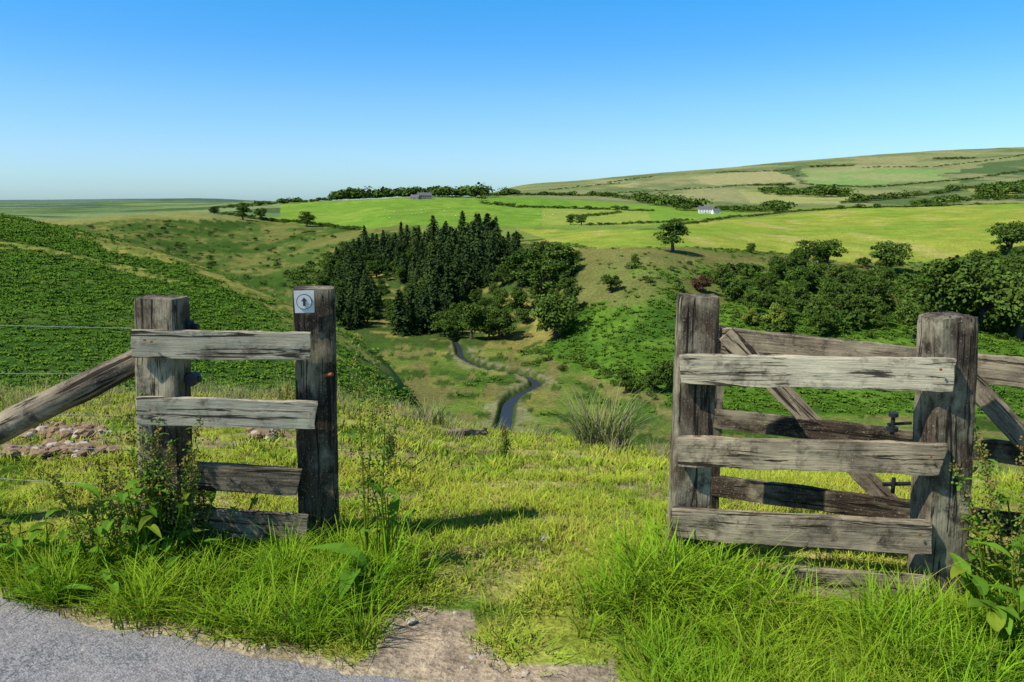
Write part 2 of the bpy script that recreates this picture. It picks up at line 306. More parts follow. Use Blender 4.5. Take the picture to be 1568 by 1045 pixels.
def woodmat(name,dark,light,pale,palefac):
    m,nt,b,o=newmat(name); tc=nt.nodes.new('ShaderNodeTexCoord'); oi=nt.nodes.new('ShaderNodeObjectInfo')
    ad=nt.nodes.new('ShaderNodeVectorMath'); ad.operation='ADD'; cb=nt.nodes.new('ShaderNodeCombineXYZ'); r=math_(nt,'MULTIPLY',oi.outputs['Random'],37.)
    for i in range(3): nt.links.new(r,cb.inputs[i])
    nt.links.new(tc.outputs['Object'],ad.inputs[0]); nt.links.new(cb.outputs[0],ad.inputs[1])
    def mp(sc):
        n=nt.nodes.new('ShaderNodeMapping'); n.inputs['Scale'].default_value=sc; nt.links.new(ad.outputs[0],n.inputs[0]); return n.outputs[0]
    g=noise(nt,1,6,.7,mp((5,95,95)),.6); g2=noise(nt,1,4,.6,mp((2.2,38,38)),1.2); bl=noise(nt,9,5,.7,ad.outputs[0],.4); bl2=noise(nt,3.0,4,.65,mp((1,1.6,1.6)),.3); sp_=noise(nt,130,2,.5,ad.outputs[0])
    c=mixc(nt,ramp(nt,g,.36,.64),dark,light)
    c=mixc(nt,ramp(nt,bl2,.5-palefac*.3,.64,0,.85),c,pale)
    c=mixc(nt,ramp(nt,bl,.52,.66,0,.78),c,tuple(x*.35 for x in dark))
    c=mixc(nt,ramp(nt,sp_,.62,.7,0,.5),c,(.42,.41,.28))
    crack=ramp(nt,g2,.37,.43,1,0); c=mixc(nt,math_(nt,'MULTIPLY',crack,.92),c,(.015,.012,.009))
    nt.links.new(c,b.inputs['Base Color']); b.inputs['Roughness'].default_value=.85
    h=math_(nt,'SUBTRACT',math_(nt,'ADD',g,math_(nt,'MULTIPLY',bl,.6)),math_(nt,'MULTIPLY',crack,1.3)); bump(nt,b,h,.9,.006); return m
W_pale=woodmat('weathered_board_wood',(.20,.16,.105),(.45,.385,.27),(.62,.55,.39),.75)
W_mid=woodmat('grey_board_wood',(.075,.056,.038),(.26,.205,.14),(.46,.38,.25),.3)
W_dark=woodmat('old_post_wood',(.032,.023,.016),(.10,.072,.046),(.34,.29,.19),.05)
W_post=woodmat('lichen_post_wood',(.045,.032,.022),(.14,.10,.065),(.44,.39,.26),.2)
def plain(name,c,r=.6,metal=0,ns=20,var=.3):
    m,nt,b,o=newmat(name); tc=nt.nodes.new('ShaderNodeTexCoord'); nz=noise(nt,ns,5,.6,tc.outputs['Object'])
    nt.links.new(mixc(nt,nz,tuple(x*(1-var) for x in c),tuple(min(1,x*(1+var)) for x in c)),b.inputs['Base Color']); b.inputs['Roughness'].default_value=r; b.inputs['Metallic'].default_value=metal
    bump(nt,b,nz,.3,.003); return m
M_met=plain('dark_iron',(.05,.05,.055),.5,.6,60); M_rust=plain('rusty_iron',(.3,.1,.04),.8,.2,80); M_galv=plain('galvanised_wire',(.22,.24,.25),.5,.4,50)
M_white=plain('white_plate',(.7,.7,.66),.5,0,70,.15); M_black=plain('black_print',(.05,.05,.05),.6)
M_stone=plain('pale_stone',(.44,.38,.29),.9,0,8,.35); M_soil=plain('red_soil',(.27,.18,.11),.95,0,9,.4)
M_render=plain('white_render_wall',(.78,.76,.70),.8,0,1,.06); M_slate=plain('slate_roof',(.13,.13,.15),.7,0,1,.2); M_glass=plain('window_glass',(.04,.05,.06),.2,0,2,.1); M_swall=plain('stone_wall',(.30,.26,.22),.9,0,2,.3); M_wool=plain('wool',(.75,.72,.62),.9)
# ---------------------------------------------------------------- build terrain
sc_=np.linspace(-.80,.80,820); so=np.exp(np.linspace(math.log(.81),math.log(6),34)); S=np.concatenate([-so[::-1],sc_,so]); NSx=len(S)
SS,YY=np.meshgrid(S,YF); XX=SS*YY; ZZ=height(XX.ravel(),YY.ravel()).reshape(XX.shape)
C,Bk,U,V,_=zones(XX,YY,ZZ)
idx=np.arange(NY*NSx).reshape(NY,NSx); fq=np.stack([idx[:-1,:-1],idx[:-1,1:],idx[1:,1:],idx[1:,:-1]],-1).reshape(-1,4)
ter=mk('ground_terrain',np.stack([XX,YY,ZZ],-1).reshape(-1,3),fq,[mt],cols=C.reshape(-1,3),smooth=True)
a=ter.data.attributes.new('Brk','FLOAT','POINT'); a.data.foreach_set('value',Bk.ravel().astype(np.float32))
gx=np.linspace(-400,400,41); gy=np.linspace(-400,.6,21); GX,GY=np.meshgrid(gx,gy); GZ=0*GX
ii=np.arange(GX.size).reshape(GX.shape); bf=np.stack([ii[:-1,:-1],ii[:-1,1:],ii[1:,1:],ii[1:,:-1]],-1).reshape(-1,4)
mk('ground_field',np.stack([GX,GY,GZ],-1).reshape(-1,3),bf,[mt],cols=np.tile([.18,.26,.04],(GX.size,1)))
# road
ma,nt,b,o=newmat('asphalt'); geo=nt.nodes.new('ShaderNodeNewGeometry'); p_=geo.outputs['Position']
vor=nt.nodes.new('ShaderNodeTexVoronoi'); vor.inputs['Scale'].default_value=120; nt.links.new(p_,vor.inputs['Vector'])
nb=noise(nt,2.2,5,.6,p_); ns_=noise(nt,70,3,.7,p_); nk=noise(nt,9,4,.7,p_)
c=mixc(nt,ramp(nt,ns_,.38,.62),(.10,.10,.105),(.32,.31,.31)); c=mixc(nt,ramp(nt,vor.outputs['Distance'],.0,.6,.4,0),c,(.46,.44,.43)); c=mixc(nt,ramp(nt,nb,.4,.62,0,.6),c,(.34,.31,.29)); c=mixc(nt,ramp(nt,nk,.55,.7,0,.45),c,(.12,.115,.12)); nt.links.new(c,b.inputs['Base Color']); b.inputs['Roughness'].default_value=.85
bump(nt,b,math_(nt,'ADD',vor.outputs['Distance'],ns_),.8,.004)
edge=[]
for u,v in ROADE:
    T=float(Tof(v)); Y=1.6/T; edge.append(((u-CX)/F*Y*(cp+T*sp),Y))
edge+= [(2.,2.0),(6,.9),(30,-5)]
ex=np.array([e[0] for e in edge]); ey=np.array([e[1] for e in edge])
xs=np.concatenate([np.linspace(-9,-2.6,40),np.linspace(-2.58,2.5,400),np.linspace(2.6,30,40)])
top=np.interp(xs,ex,ey)+fbm(xs*3,xs*0,5,3.)*.12+fbm(xs*14,xs*0,3,7.)*.06; rows=[];K=24
for k_ in range(K):
    t=(k_/(K-1))**1.6; yy=top-4.2*t; zz=height(xs,np.maximum(yy,.6))+.007*min(1,k_/2.)-.002*(k_==0); rows.append(np.stack([xs,yy,zz],-1))
Rv=np.concatenate(rows); ii=np.arange(len(Rv)).reshape(K,-1); rf=np.stack([ii[1:,:-1],ii[1:,1:],ii[:-1,1:],ii[:-1,:-1]],-1).reshape(-1,4)
mk('asphalt_road',Rv,rf,[ma],smooth=True)
# river
mw,nt,b,o=newmat('river_water'); b.inputs['Base Color'].default_value=(.035,.038,.04,1); b.inputs['Roughness'].default_value=.35; b.inputs['Specular IOR Level'].default_value=.22
geo=nt.nodes.new('ShaderNodeNewGeometry'); bump(nt,b,noise(nt,1.5,3,.6,geo.outputs['Position']),.5,.3)
rvs=[]
for i,(x,y,w) in enumerate(R2):
    q=R2[min(i+1,len(R2)-1)]; p0=R2[max(i-1,0)]; d=Vector((q[0]-p0[0],q[1]-p0[1])); d.normalize(); nx,ny=-d.y,d.x; w2=w*.5+.9
    z=hz(x,y)+.6; rvs+= [(x-nx*w2,y-ny*w2,z),(x+nx*w2,y+ny*w2,z)]
for i in range(3):
    zz=[v[2] for v in rvs]; zz=[sum(zz[max(0,j-4):j+5])/len(zz[max(0,j-4):j+5]) for j in range(len(zz))]; rvs=[(v[0],v[1],z) for v,z in zip(rvs,zz)]
rq=np.array([(2*i,2*i+1,2*i+3,2*i+2) for i in range(len(R2)-1)]); mk('river',np.array(rvs),rq,[mw])
# ---------------------------------------------------------------- scatter through geometry nodes
def scatter(name,pts,scales,rots,protos,parent=None):
    pts=np.asarray(pts,np.float32); n=len(pts)
    col=D.collections.new(name+'_parts')
    for p in protos: col.objects.link(p)
    me=D.meshes.new(name); me.vertices.add(n); me.vertices.foreach_set('co',pts.ravel())
    s=np.asarray(scales,np.float32); s=np.repeat(s[:,None],3,1) if s.ndim==1 else s
    a=me.attributes.new('scl','FLOAT_VECTOR','POINT'); a.data.foreach_set('vector',s.ravel())
    r=np.asarray(rots,np.float32); 
    if r.ndim==1: r=np.stack([r*0,r*0,r],-1)
    a=me.attributes.new('rot','FLOAT_VECTOR','POINT'); a.data.foreach_set('vector',r.astype(np.float32).ravel())
    o=D.objects.new(name,me); SC.collection.objects.link(o)
    ng=D.node_groups.new(name+'_gn','GeometryNodeTree'); ng.interface.new_socket('Geometry',in_out='INPUT',socket_type='NodeSocketGeometry'); ng.interface.new_socket('Geometry',in_out='OUTPUT',socket_type='NodeSocketGeometry')
    N=ng.nodes; L=ng.links; gi=N.new('NodeGroupInput'); go=N.new('NodeGroupOutput'); iop=N.new('GeometryNodeInstanceOnPoints'); ci=N.new('GeometryNodeCollectionInfo'); ci.inputs['Collection'].default_value=col; ci.inputs['Separate Children'].default_value=True; ci.inputs['Reset Children'].default_value=True
    iop.inputs['Pick Instance'].default_value=True
    sa=N.new('GeometryNodeInputNamedAttribute'); sa.data_type='FLOAT_VECTOR'; sa.inputs['Name'].default_value='scl'
    ra=N.new('GeometryNodeInputNamedAttribute'); ra.data_type='FLOAT_VECTOR'; ra.inputs['Name'].default_value='rot'
    L.new(gi.outputs[0],iop.inputs['Points']); L.new(ci.outputs[0],iop.inputs['Instance']); L.new(ra.outputs[0],iop.inputs['Rotation']); L.new(sa.outputs[0],iop.inputs['Scale']); L.new(iop.outputs[0],go.inputs[0])
    md=o.modifiers.new('scatter','NODES'); md.node_group=ng; return o
# ---------------------------------------------------------------- plant prototypes
def crown(A,cents,rads,nper,leaf,r,mi=0):
    for c,rr in zip(cents,rads):
        d=nrm(r.normal(size=(nper,3))); d[:,2]=np.where(d[:,2]<-.3,-d[:,2],d[:,2]); rad=rr*(.55+.5*r.random((nper,1)))
        p=np.array(c)+d*rad*np.array([1,1,.8]); n=d+.55*r.normal(size=d.shape)+np.array([0,0,.25])
        v,f=quads(p,n,leaf*(.6+.8*r.random(nper)),.7,r)
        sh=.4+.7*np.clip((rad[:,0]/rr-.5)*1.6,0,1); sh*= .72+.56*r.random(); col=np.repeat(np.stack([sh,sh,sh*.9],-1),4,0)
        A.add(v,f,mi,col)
def oak(name,seed,mat,W=1.,link=False,dens=110,leaf=.24):
    r=np.random.default_rng(seed); A=Acc(); H=10.
    v,f=tube([(0,0,-1),(0,0,.5),(.1,.1,2.2),(0,.2,4.5),(.2,0,7)],[.6,.42,.34,.24,.08]); A.add(v,f,1)
    cents=[];rads=[]
    n=34
    for i in range(n):
        d=nrm(r.normal(size=3)); k=r.random()**.4; c=np.array([d[0]*3.9*W*k,d[1]*3.9*W*k,4.9+d[2]*3.7*k]); c[2]=max(c[2],1.3)
        cents.append(c); rads.append(.95+.85*r.random())
        if i%3==0:
            m=(np.array([0,0,2.+1.5*r.random()])+c)/2+np.array([0,0,.3]); v,f=tube([(0,0,1.6+1.8*r.random()),m,c],[.2,.12,.04],5); A.add(v,f,1)
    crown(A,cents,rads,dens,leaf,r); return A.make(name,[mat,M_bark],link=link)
def conifer(name,seed,link=False):
    r=np.random.default_rng(seed); A=Acc(); v,f=tube([(0,0,-1),(0,0,5),(.05,0,9.8)],[.28,.18,.03],6); A.add(v,f,1)
    n=40; fat=.85+.7*r.random(); pw=.55+.3*r.random()
    for i in range(n):
        t=(i/n)**.9; z=.8+9.0*t; R=(2.7*fat*(1-t)**pw+.1)*(.5+.7*r.random())
        for kq in range(7):
            a=r.random()*6.283; RR=R*(.5+.65*r.random()); m=max(4,int(12*RR/2.3)); q=np.linspace(.15,1,m)
            c=np.stack([np.cos(a)*RR*q,np.sin(a)*RR*q,z-.35*RR*q**1.4+.1*r.normal(size=m)],-1); c+=r.normal(size=c.shape)*.14
            nn=np.stack([np.cos(a)*np.ones(m)*.6,np.sin(a)*np.ones(m)*.6,np.ones(m)],-1)+.5*r.normal(size=(m,3))
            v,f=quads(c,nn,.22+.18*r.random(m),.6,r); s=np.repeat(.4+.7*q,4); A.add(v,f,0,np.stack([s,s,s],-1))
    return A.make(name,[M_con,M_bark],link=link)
def shrub(name,seed,mat,n=90,leaf=.09,flat=.7):
    r=np.random.default_rng(seed); A=Acc(); cents=[(r.normal()*.28,r.normal()*.28,.25+.3*r.random()*flat) for _ in range(6)]
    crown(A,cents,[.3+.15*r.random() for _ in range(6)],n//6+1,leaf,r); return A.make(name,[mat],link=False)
oaks=[oak('broadleaf_%d'%i,20+i,M_oak,W=(1,.85,1.15,.95)[i]) for i in range(4)]
cons=[conifer('conifer_%d'%i,40+i) for i in range(6)]
shr=[shrub('shrub_%d'%i,60+i,M_oak,240,.085) for i in range(3)]
def bracken(name,seed):
    r=np.random.default_rng(seed); A=Acc()
    for i in range(11):
        a=r.random()*6.283; L=.35+.4*r.random(); b0=r.normal(size=2)*.25; m=5; q=np.linspace(.2,1,m)
        c=np.stack([b0[0]+np.cos(a)*L*q,b0[1]+np.sin(a)*L*q,.30*np.sin(q*2.2)*(.7+.5*r.random())],-1); n=np.tile([np.cos(a)*.3,np.sin(a)*.3,1.],(m,1))+.35*r.normal(size=(m,3))
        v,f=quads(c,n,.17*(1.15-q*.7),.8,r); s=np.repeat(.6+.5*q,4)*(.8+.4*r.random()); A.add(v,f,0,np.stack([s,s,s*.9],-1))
    return A.make(name,[M_brk],link=False)
brk=[bracken('bracken_%d'%i,80+i) for i in range(4)]
def blades(name,seed,n,h,spread,width,lean,mat,seg=4,tint=.25,dry=0.,link=False):
    r=np.random.default_rng(seed); A=Acc()
    t=np.linspace(0,1,seg+1)
    for i in range(n):
        rad=spread*math.sqrt(r.random()); ba=r.random()*6.283; bx,by=math.cos(ba)*rad,math.sin(ba)*rad
        a=ba+r.normal()*.9; H=h*(.5+.6*r.random()); le=lean*H*(.3+r.random()); w=width*(.6+.7*r.random())
        zz=H*(t-.28*(le/H)*t**2.2) ; off=le*t**1.9; ww=w*np.clip(1-t**2.2,.03,1)*.5
        cx=bx+np.cos(a)*off; cy=by+np.sin(a)*off; ta=a+1.57+r.normal()*.5; sx,sy=math.cos(ta),math.sin(ta)
        vl=np.stack([cx-sx*ww,cy-sy*ww,zz-.01],-1); vr=np.stack([cx+sx*ww,cy+sy*ww,zz-.01],-1); v=np.empty((2*(seg+1),3)); v[0::2]=vl; v[1::2]=vr
        f=[(2*j,2*j+1,2*j+3,2*j+2) for j in range(seg)]
        g=(1-tint)+2*tint*r.random(); base=np.array([g,g,g*.9]) 
        if r.random()<dry: base=np.array([1.35,.85,2.2])*.9
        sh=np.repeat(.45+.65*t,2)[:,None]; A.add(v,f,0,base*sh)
    return A.make(name,[mat],link=link)
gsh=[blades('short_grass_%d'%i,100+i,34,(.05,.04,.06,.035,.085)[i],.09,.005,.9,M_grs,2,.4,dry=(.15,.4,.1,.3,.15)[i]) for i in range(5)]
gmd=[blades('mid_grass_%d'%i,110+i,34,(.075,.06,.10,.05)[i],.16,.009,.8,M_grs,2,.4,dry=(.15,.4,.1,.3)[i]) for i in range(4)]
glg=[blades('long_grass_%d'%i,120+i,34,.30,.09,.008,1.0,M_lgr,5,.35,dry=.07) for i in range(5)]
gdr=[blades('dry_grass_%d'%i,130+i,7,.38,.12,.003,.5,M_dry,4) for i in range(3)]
def leafmesh(L,W,droop,r,n=7):
    t=np.linspace(0,1,n); w=W*np.sin(np.pi*np.clip(t*.93+.05,0,1))**.8*.5; z=L*(.35*t-droop*t**2); x=L*t
    wob=W*.06*r.normal(size=n); v=[]
    for i in range(n): v+= [(x[i],-w[i],z[i]+w[i]*.35+wob[i]),(x[i],0,z[i]),(x[i],w[i],z[i]+w[i]*.35-wob[i])]
    f=[]
    for i in range(n-1):
        for j in range(2): f.append((3*i+j,3*i+j+1,3*i+j+4,3*i+j+3))
    return np.array(v),np.array(f)
def rotz(v,a):
    c,s=math.cos(a),math.sin(a); return np.stack([v[:,0]*c-v[:,1]*s,v[:,0]*s+v[:,1]*c,v[:,2]],-1)
def roty(v,a):
    c,s=math.cos(a),math.sin(a); return np.stack([v[:,0]*c-v[:,2]*s,v[:,1],v[:,0]*s+v[:,2]*c],-1)
def dock(name,x,y,seed,nleaf=14,leafL=.2,stalks=3,stalkH=.7,lean=.15,seedy=True,leafH=.3,spread=.07):
    r=np.random.default_rng(seed); A=Acc()
    for i in range(nleaf):
        v,f=leafmesh(leafL*(.5+.7*r.random()),leafL*(.28+.12*r.random()),.45+.5*r.random(),r); v=roty(v,.2+.8*r.random()); v=rotz(v,r.random()*6.283); h=leafH*r.random()**1.2; off=r.normal(size=2)*spread
        g=.7+.6*r.random(); A.add(v+np.array([off[0],off[1],h]),f,0,(g*(1+.5*(r.random()<.15)),g,g*.9))
        if h>.05: tv,tf=tube([(off[0]*.3,off[1]*.3,-.02),(off[0],off[1],h)],[.004,.003],4); A.add(tv,tf,0,(1.2,.9,.6))
    for i in range(stalks):
        a=r.random()*6.283; H=stalkH*(.75+.4*r.random()); le=lean*H*(.4+r.random()); tt=np.linspace(0,1,7); pts=np.stack([np.cos(a)*le*tt**1.6+.03*r.normal(),np.sin(a)*le*tt**1.6,H*tt],-1)
        v,f=tube(pts,.005*(1.15-tt),5); A.add(v,f,0,(1.3,.9,.6))
        for q in np.linspace(.3,1,22):
            p=np.array([np.interp(q,tt,pts[:,j]) for j in range(3)])
            if seedy:
                m=16; c=p+r.normal(size=(m,3))*np.array([.022,.022,.02])*(1.5-q); v,f=quads(c,r.normal(size=(m,3)),np.full(m,.0065),.8,r); A.add(v,f,1,(1,1,1) if r.random()<.6 else (.7,1.3,.8))
            if r.random()<(.75 if not seedy else .35):
                v,f=leafmesh(leafL*(.25+.3*r.random())*(1.3-q*.6),leafL*.13,.6,r,5); v=rotz(roty(v,.1+.6*r.random()),r.random()*6.283); g=.8+.4*r.random(); A.add(v+p,f,0,(g,g,g))
    o=A.make(name,[M_dck,M_sed]); o.location=(x,y,hz(x,y)); return o
# ---------------------------------------------------------------- near grass
def rand_area(n,y0,y1,half=.72):
    Y=np.sqrt(rng.random(n)*(y1*y1-y0*y0)+y0*y0); X=(rng.random(n)*2-1)*half*Y; return X,Y
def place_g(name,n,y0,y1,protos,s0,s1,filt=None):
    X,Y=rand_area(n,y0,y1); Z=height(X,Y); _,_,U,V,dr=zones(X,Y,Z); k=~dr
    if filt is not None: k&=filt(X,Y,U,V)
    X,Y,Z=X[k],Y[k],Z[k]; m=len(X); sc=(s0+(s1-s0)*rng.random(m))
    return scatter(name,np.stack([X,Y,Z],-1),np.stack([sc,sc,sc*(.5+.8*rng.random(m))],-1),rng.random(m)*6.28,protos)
place_g('short_grass',8500,2.0,5.4,gsh,.6,1.3,lambda X,Y,U,V:rng.random(len(U))<.25+sst(.1,-.08,fbm(X*2.4,Y*2.4,3,66.)))
place_g('meadow_grass',7500,5.0,17,gmd,.5,1.3,lambda X,Y,U,V:rng.random(len(U))<.25+sst(.1,-.08,fbm(X*1.4,Y*1.4,3,67.)))
def fl(X,Y,U,V):
    nz=fbm(X*1.2,Y*1.2,3,33.)
    a=(U<640)&(V>860+nz*50)&(V<990)&(rng.random(len(U))<.6*sst(680,540,U+nz*200))
    b_=(U>900)&(V>np.interp(U,[900,1020,1100,1180,1440,1500],[890,870,900,952,965,900])+nz*50)&(rng.random(len(U))<.75*sst(900,1000,U+nz*200-(V-900)*.2))
    return a|b_
place_g('long_grass',3600,1.6,4.2,glg,.35,.8,fl)
place_g('meadow_tufts',380,3.,9,glg,.18,.42)
place_g('dry_grass_stems',420,2.2,9,gdr,.5,1.,lambda X,Y,U,V:((U>1000)|(U<400)|(rng.random(len(U))<.15))&(V<1000))
place_g('dry_grass_fringe',500,8.5,13,gdr,.7,1.3,lambda X,Y,U,V:(U<640))
cl=[]
for (u,v,n_,sx,s) in [(1030,905,20,.12,1.1),(1110,945,14,.16,.85),(1000,935,16,.16,.95),(1250,1000,14,.3,.6),(1400,1010,14,.3,.6),(1530,980,18,.22,.9),(380,885,12,.2,.7),(590,885,8,.12,.6),(240,890,12,.2,.7),(60,870,10,.2,.6)]:
    T=float(Tof(v)); Y=1.6/T; x=(u-CX)/F*Y*(cp+T*sp)
    for _ in range(n_): cl.append((x+rng.normal()*sx,Y+rng.normal()*sx*.4,s*(.7+.5*rng.random())))
cl=np.array(cl); scatter('long_grass',np.stack([cl[:,0],cl[:,1],height(cl[:,0],cl[:,1])],-1),cl[:,2],rng.random(len(cl))*6.28,glg)
X,Y=rand_area(620,8.5,15); Z=height(X,Y); place=rng.random(len(X)); scatter('rough_grass',np.stack([X,Y,Z],-1),.3+.5*place,rng.random(len(X))*6.28,[blades('rough_%d'%i,140+i,30,.38,.16,.009,.7,M_rsh,3,dry=.2) for i in range(3)])
rush=blades('rush_tuft',150,420,1.0,.38,.013,.75,M_rsh,5,dry=.25,link=True); x,y=(925-CX)/F*10.5*1.02,10.5; rush.location=(x,y,hz(x,y)-.05)
rush2=blades('rush_tuft',151,120,.45,.2,.01,.7,M_rsh,5,dry=.2,link=True); x,y=(655-CX)/F*11*1.02,11; rush2.location=(x,y,hz(x,y)-.03)
# ---------------------------------------------------------------- bracken hills
def brk_area(name,n,y0,y1,test,s0,s1,half=.72):
    X,Y=rand_area(n,y0,y1,half); Z=height(X,Y); _,B,U,V,_=zones(X,Y,Z); k=(rng.random(n)<sst(.3,.9,B))&test(X,Y,U,V,Z); X,Y,Z=X[k],Y[k],Z[k]; m=len(X)
    sc=s0+(s1-s0)*rng.random(m); sc=sc*(.75+.5*sst(60,200,Y)); return scatter(name,np.stack([X,Y,Z],-1),np.stack([sc,sc,sc*(.7+.8*rng.random(m))],-1),rng.random(m)*6.28,brk)
brk_area('bracken_hillside',32000,30,250,lambda X,Y,U,V,Z:(U<690)&(Z>-42),.6,1.2)
brk_area('bracken_slope',32000,225,620,lambda X,Y,U,V,Z:(U>700),1.0,2.1)
def bush_zone(name,poly,n,s0,s1,protos,ymin,ymax=8000):
    us=[p[0] for p in poly]; vs=[p[1] for p in poly]; pts=[]
    while len(pts)<n:
        u=random.uniform(min(us),max(us)); v=random.uniform(min(vs),max(vs))
        if inpoly(np.array([u]),np.array([v]),poly)[0]:
            pts.append(locate(u,v,ymin,ymax))
    pts=np.array(pts); pts[:,2]-=.3; sc=s0+(s1-s0)*rng.random(n)**2; return scatter(name,pts,sc,rng.random(n)*6.28,protos)
bush_zone('gorse_bushes',[(120,350),(330,335),(520,360),(500,400),(440,450),(340,420),(220,380)],170,1.5,6,shr,300)
bush_zone('valley_bushes',[(430,425),(500,390),(520,480),(480,480)],60,3,8,shr,250)
bush_zone('slope_bushes',[(900,400),(1060,400),(1568,420),(1568,520),(1100,520),(1050,470),(960,440)],120,1.5,6,shr,250,700)
bush_zone('slope_thicket',[(1080,400),(1300,400),(1400,430),(1568,430),(1568,540),(1380,500),(1200,520),(1110,480)],95,4,11,shr,250,700)
bush_zone('valley_scrub',[(780,540),(860,540),(1000,590),(1010,625),(930,600)],45,1.5,4.,shr,230,420)
# ---------------------------------------------------------------- woodland
def wood(name,polys,sp_,h0,h1,protos,n,ymin=330,hf=None):
    pts=[];tries=0; us=[p[0] for q in polys for p in q]; vs=[p[1] for q in polys for p in q]; hs=[]
    while len(pts)<n and tries<n*14:
        tries+=1; u=random.uniform(min(us),max(us)); v=random.uniform(min(vs),max(vs))
        if not any(inpoly(np.array([u]),np.array([v]),q)[0] for q in polys): continue
        x,y,z=locate(u,v,ymin,900)
        if all((x-a)**2+(y-b_)**2>sp_*sp_ for a,b_,_ in pts): pts.append((x,y,z)); hs.append(hf(u) if hf else 1.)
    pts=np.array(pts); m=len(pts); H=(h0+(h1-h0)*rng.random(m)**1.3)/10*np.array(hs); w=H*(.8+.55*rng.random(m)); return scatter(name,pts,np.stack([w,w,H],-1),rng.random(m)*6.28,protos)
wood('conifer_wood',[[(510,505),(508,465),(505,425),(535,392),(590,375),(690,370),(785,383),(800,400),(775,430),(725,450),(695,480),(668,512),(610,514),(648,470),(625,435),(590,412),(558,430),(575,470),(560,504)]],5.4,9,26,cons,280,hf=lambda u: np.interp(u,[500,560,640,735,790],[.7,.85,.85,1.2,.8]))
wood('broadleaf_wood',[[(668,520),(690,480),(750,460),(800,400),(880,398),(895,415),(870,450),(880,490),(850,515),(800,500),(760,520)],[(490,470),(500,420),(530,385),(560,375),(540,430),(525,470)],[(560,400),(760,390),(700,450),(620,500),(560,500)]],8.5,7,15,oaks,125)
wood('broadleaf_wood',[[(1400,470),(1430,430),(1500,410),(1568,400),(1640,400),(1640,530),(1500,500)]],10,12,20,oaks,40,250)
wood('slope_copse',[[(1160,430),(1290,420),(1380,440),(1400,500),(1300,510),(1190,500),(1120,470)]],11,6,14,oaks,38,250)
def tree(u,v,hpx,k=0,name='oak_tree',w=1.,mesh=None):
    x,y,z=locate(u,v,250,6000); H=hpx*y/F/10*1.08; o=D.objects.new(name,(mesh or oaks[k%4]).data); SC.collection.objects.link(o); o.location=(x,y,z-.1*H); o.scale=(H*w,H*w,H); o.rotation_euler=(0,0,random.random()*6.28); return o
T_=[(1362,418,58,0,1.15),(1030,387,50,1,1.3),(1232,415,50,2,1.1),(1266,412,48,3,1.1),(1215,420,34,3,1.2),(1190,425,34,1,1.),(1272,470,46,0,1.),(1325,478,58,2,1.05),(1255,515,38,3,1.3),(1222,478,44,1,.9),(1105,442,40,2,1.),(1150,388,18,0,1.),
 (1440,500,108,1,1.1),(1505,505,115,2,1.1),(1560,520,120,0,1.),(1545,392,54,3,1.4),(850,520,82,0,1.05),(722,520,56,1,1.),(765,520,52,2,1.1),(935,448,28,3,1.3),(830,455,60,2,1.3),(858,430,56,1,1.3),(800,440,66,0,1.1),
 (958,602,40,1,1.),(1000,625,38,3,1.1),(1022,600,60,0,.9),(890,345,18,0,1.2),(874,345,16,1,1.2),(470,348,24,2,1.2),(400,338,20,3,1.2),(372,337,22,1,1.4),(328,328,15,0,1.2),(972,405,16,2,1.),(1400,520,60,3,1.1),(790,378,22,1,1.2),(420,495,22,0,1.2)]
for u,v,h,k_,w in T_: tree(u,v,h,k_,'oak_tree',w)
redo=oak('copper_beech',77,M_red); yelo=oak('gorse_shrub',78,M_yel)
tree(1075,448,28,0,'copper_beech_tree',1.3,redo); tree(1188,505,42,0,'hawthorn_tree',1.,yelo); tree(1150,500,26,0,'hawthorn_tree',1.2,yelo)
def hedge(name,pl,sp_px,h,hv=.4,ymin=500,tr=0,wj=0):
    pts=[];sc=[]
    for (a,b_),(c_,d) in zip(pl[:-1],pl[1:]):
        L=abs(c_-a); n=max(2,int(L/sp_px))
        for i in range(n):
            t=(i+random.random())/n; x,y,z=locate(a+(c_-a)*t,b_+(d-b_)*t+random.uniform(-wj,wj),ymin,7000); pts.append((x,y,z-.3)); q=h*(1-hv+2*hv*random.random()); 
            if random.random()<tr: q*=1.9
            sc.append((q*1.5,q*1.5,q*1.15))
    return scatter(name,np.array(pts),np.array(sc),rng.random(len(pts))*6.28,shr)
hedge('hedge',[(325,326),(420,340),(480,345),(548,352)],2.2,4.2)
hedge('hedge',[(340,320),(430,313),(520,307)],2.5,5,tr=.2)
hedge('hedge',[(515,306),(600,304),(700,302),(790,300)],1.8,10,tr=.3)
hedge('hedge',[(790,299),(860,300),(930,302),(985,308)],2,7,tr=.3)
hedge('hedge',[(735,302),(738,312),(800,318),(880,321),(950,322),(1000,324)],2.5,3.5,tr=.1)
hedge('hedge',[(870,334),(920,330),(950,326)],2.5,4)
hedge('hedge',[(975,308),(1020,316),(1060,321)],1.6,10,tr=.35,wj=3)
hedge('hedge',[(1100,323),(1150,325),(1200,324)],1.8,8,tr=.2,wj=1)
hedge('hedge',[(1010,350),(1060,342),(1150,332),(1200,326),(1300,320),(1430,317),(1600,312)],2.2,2.8,tr=.05)
hedge('hedge',[(1165,292),(1200,297),(1250,298),(1295,300)],1.7,12,ymin=1500,tr=.3,wj=4)
hedge('hedge',[(1150,284),(1215,283)],2,9,ymin=1500)
hedge('hedge',[(1290,312),(1400,302),(1480,290),(1600,280)],3,9,ymin=1500,tr=.2)
hedge('hedge',[(1500,300),(1600,290)],2.5,12,ymin=1500,tr=.3,wj=5)
hedge('hedge',[(1400,315),(1500,306),(1600,306)],3,8,ymin=1300,tr=.3,wj=2)
hedge('hedge',[(1430,246),(1490,244)],3,11,ymin=1500)
hedge('hedge',[(1240,257),(1312,254)],4,12,ymin=1500)
hedge('hedge',[(1100,266),(1200,262),(1215,260)],3,8,ymin=1500)
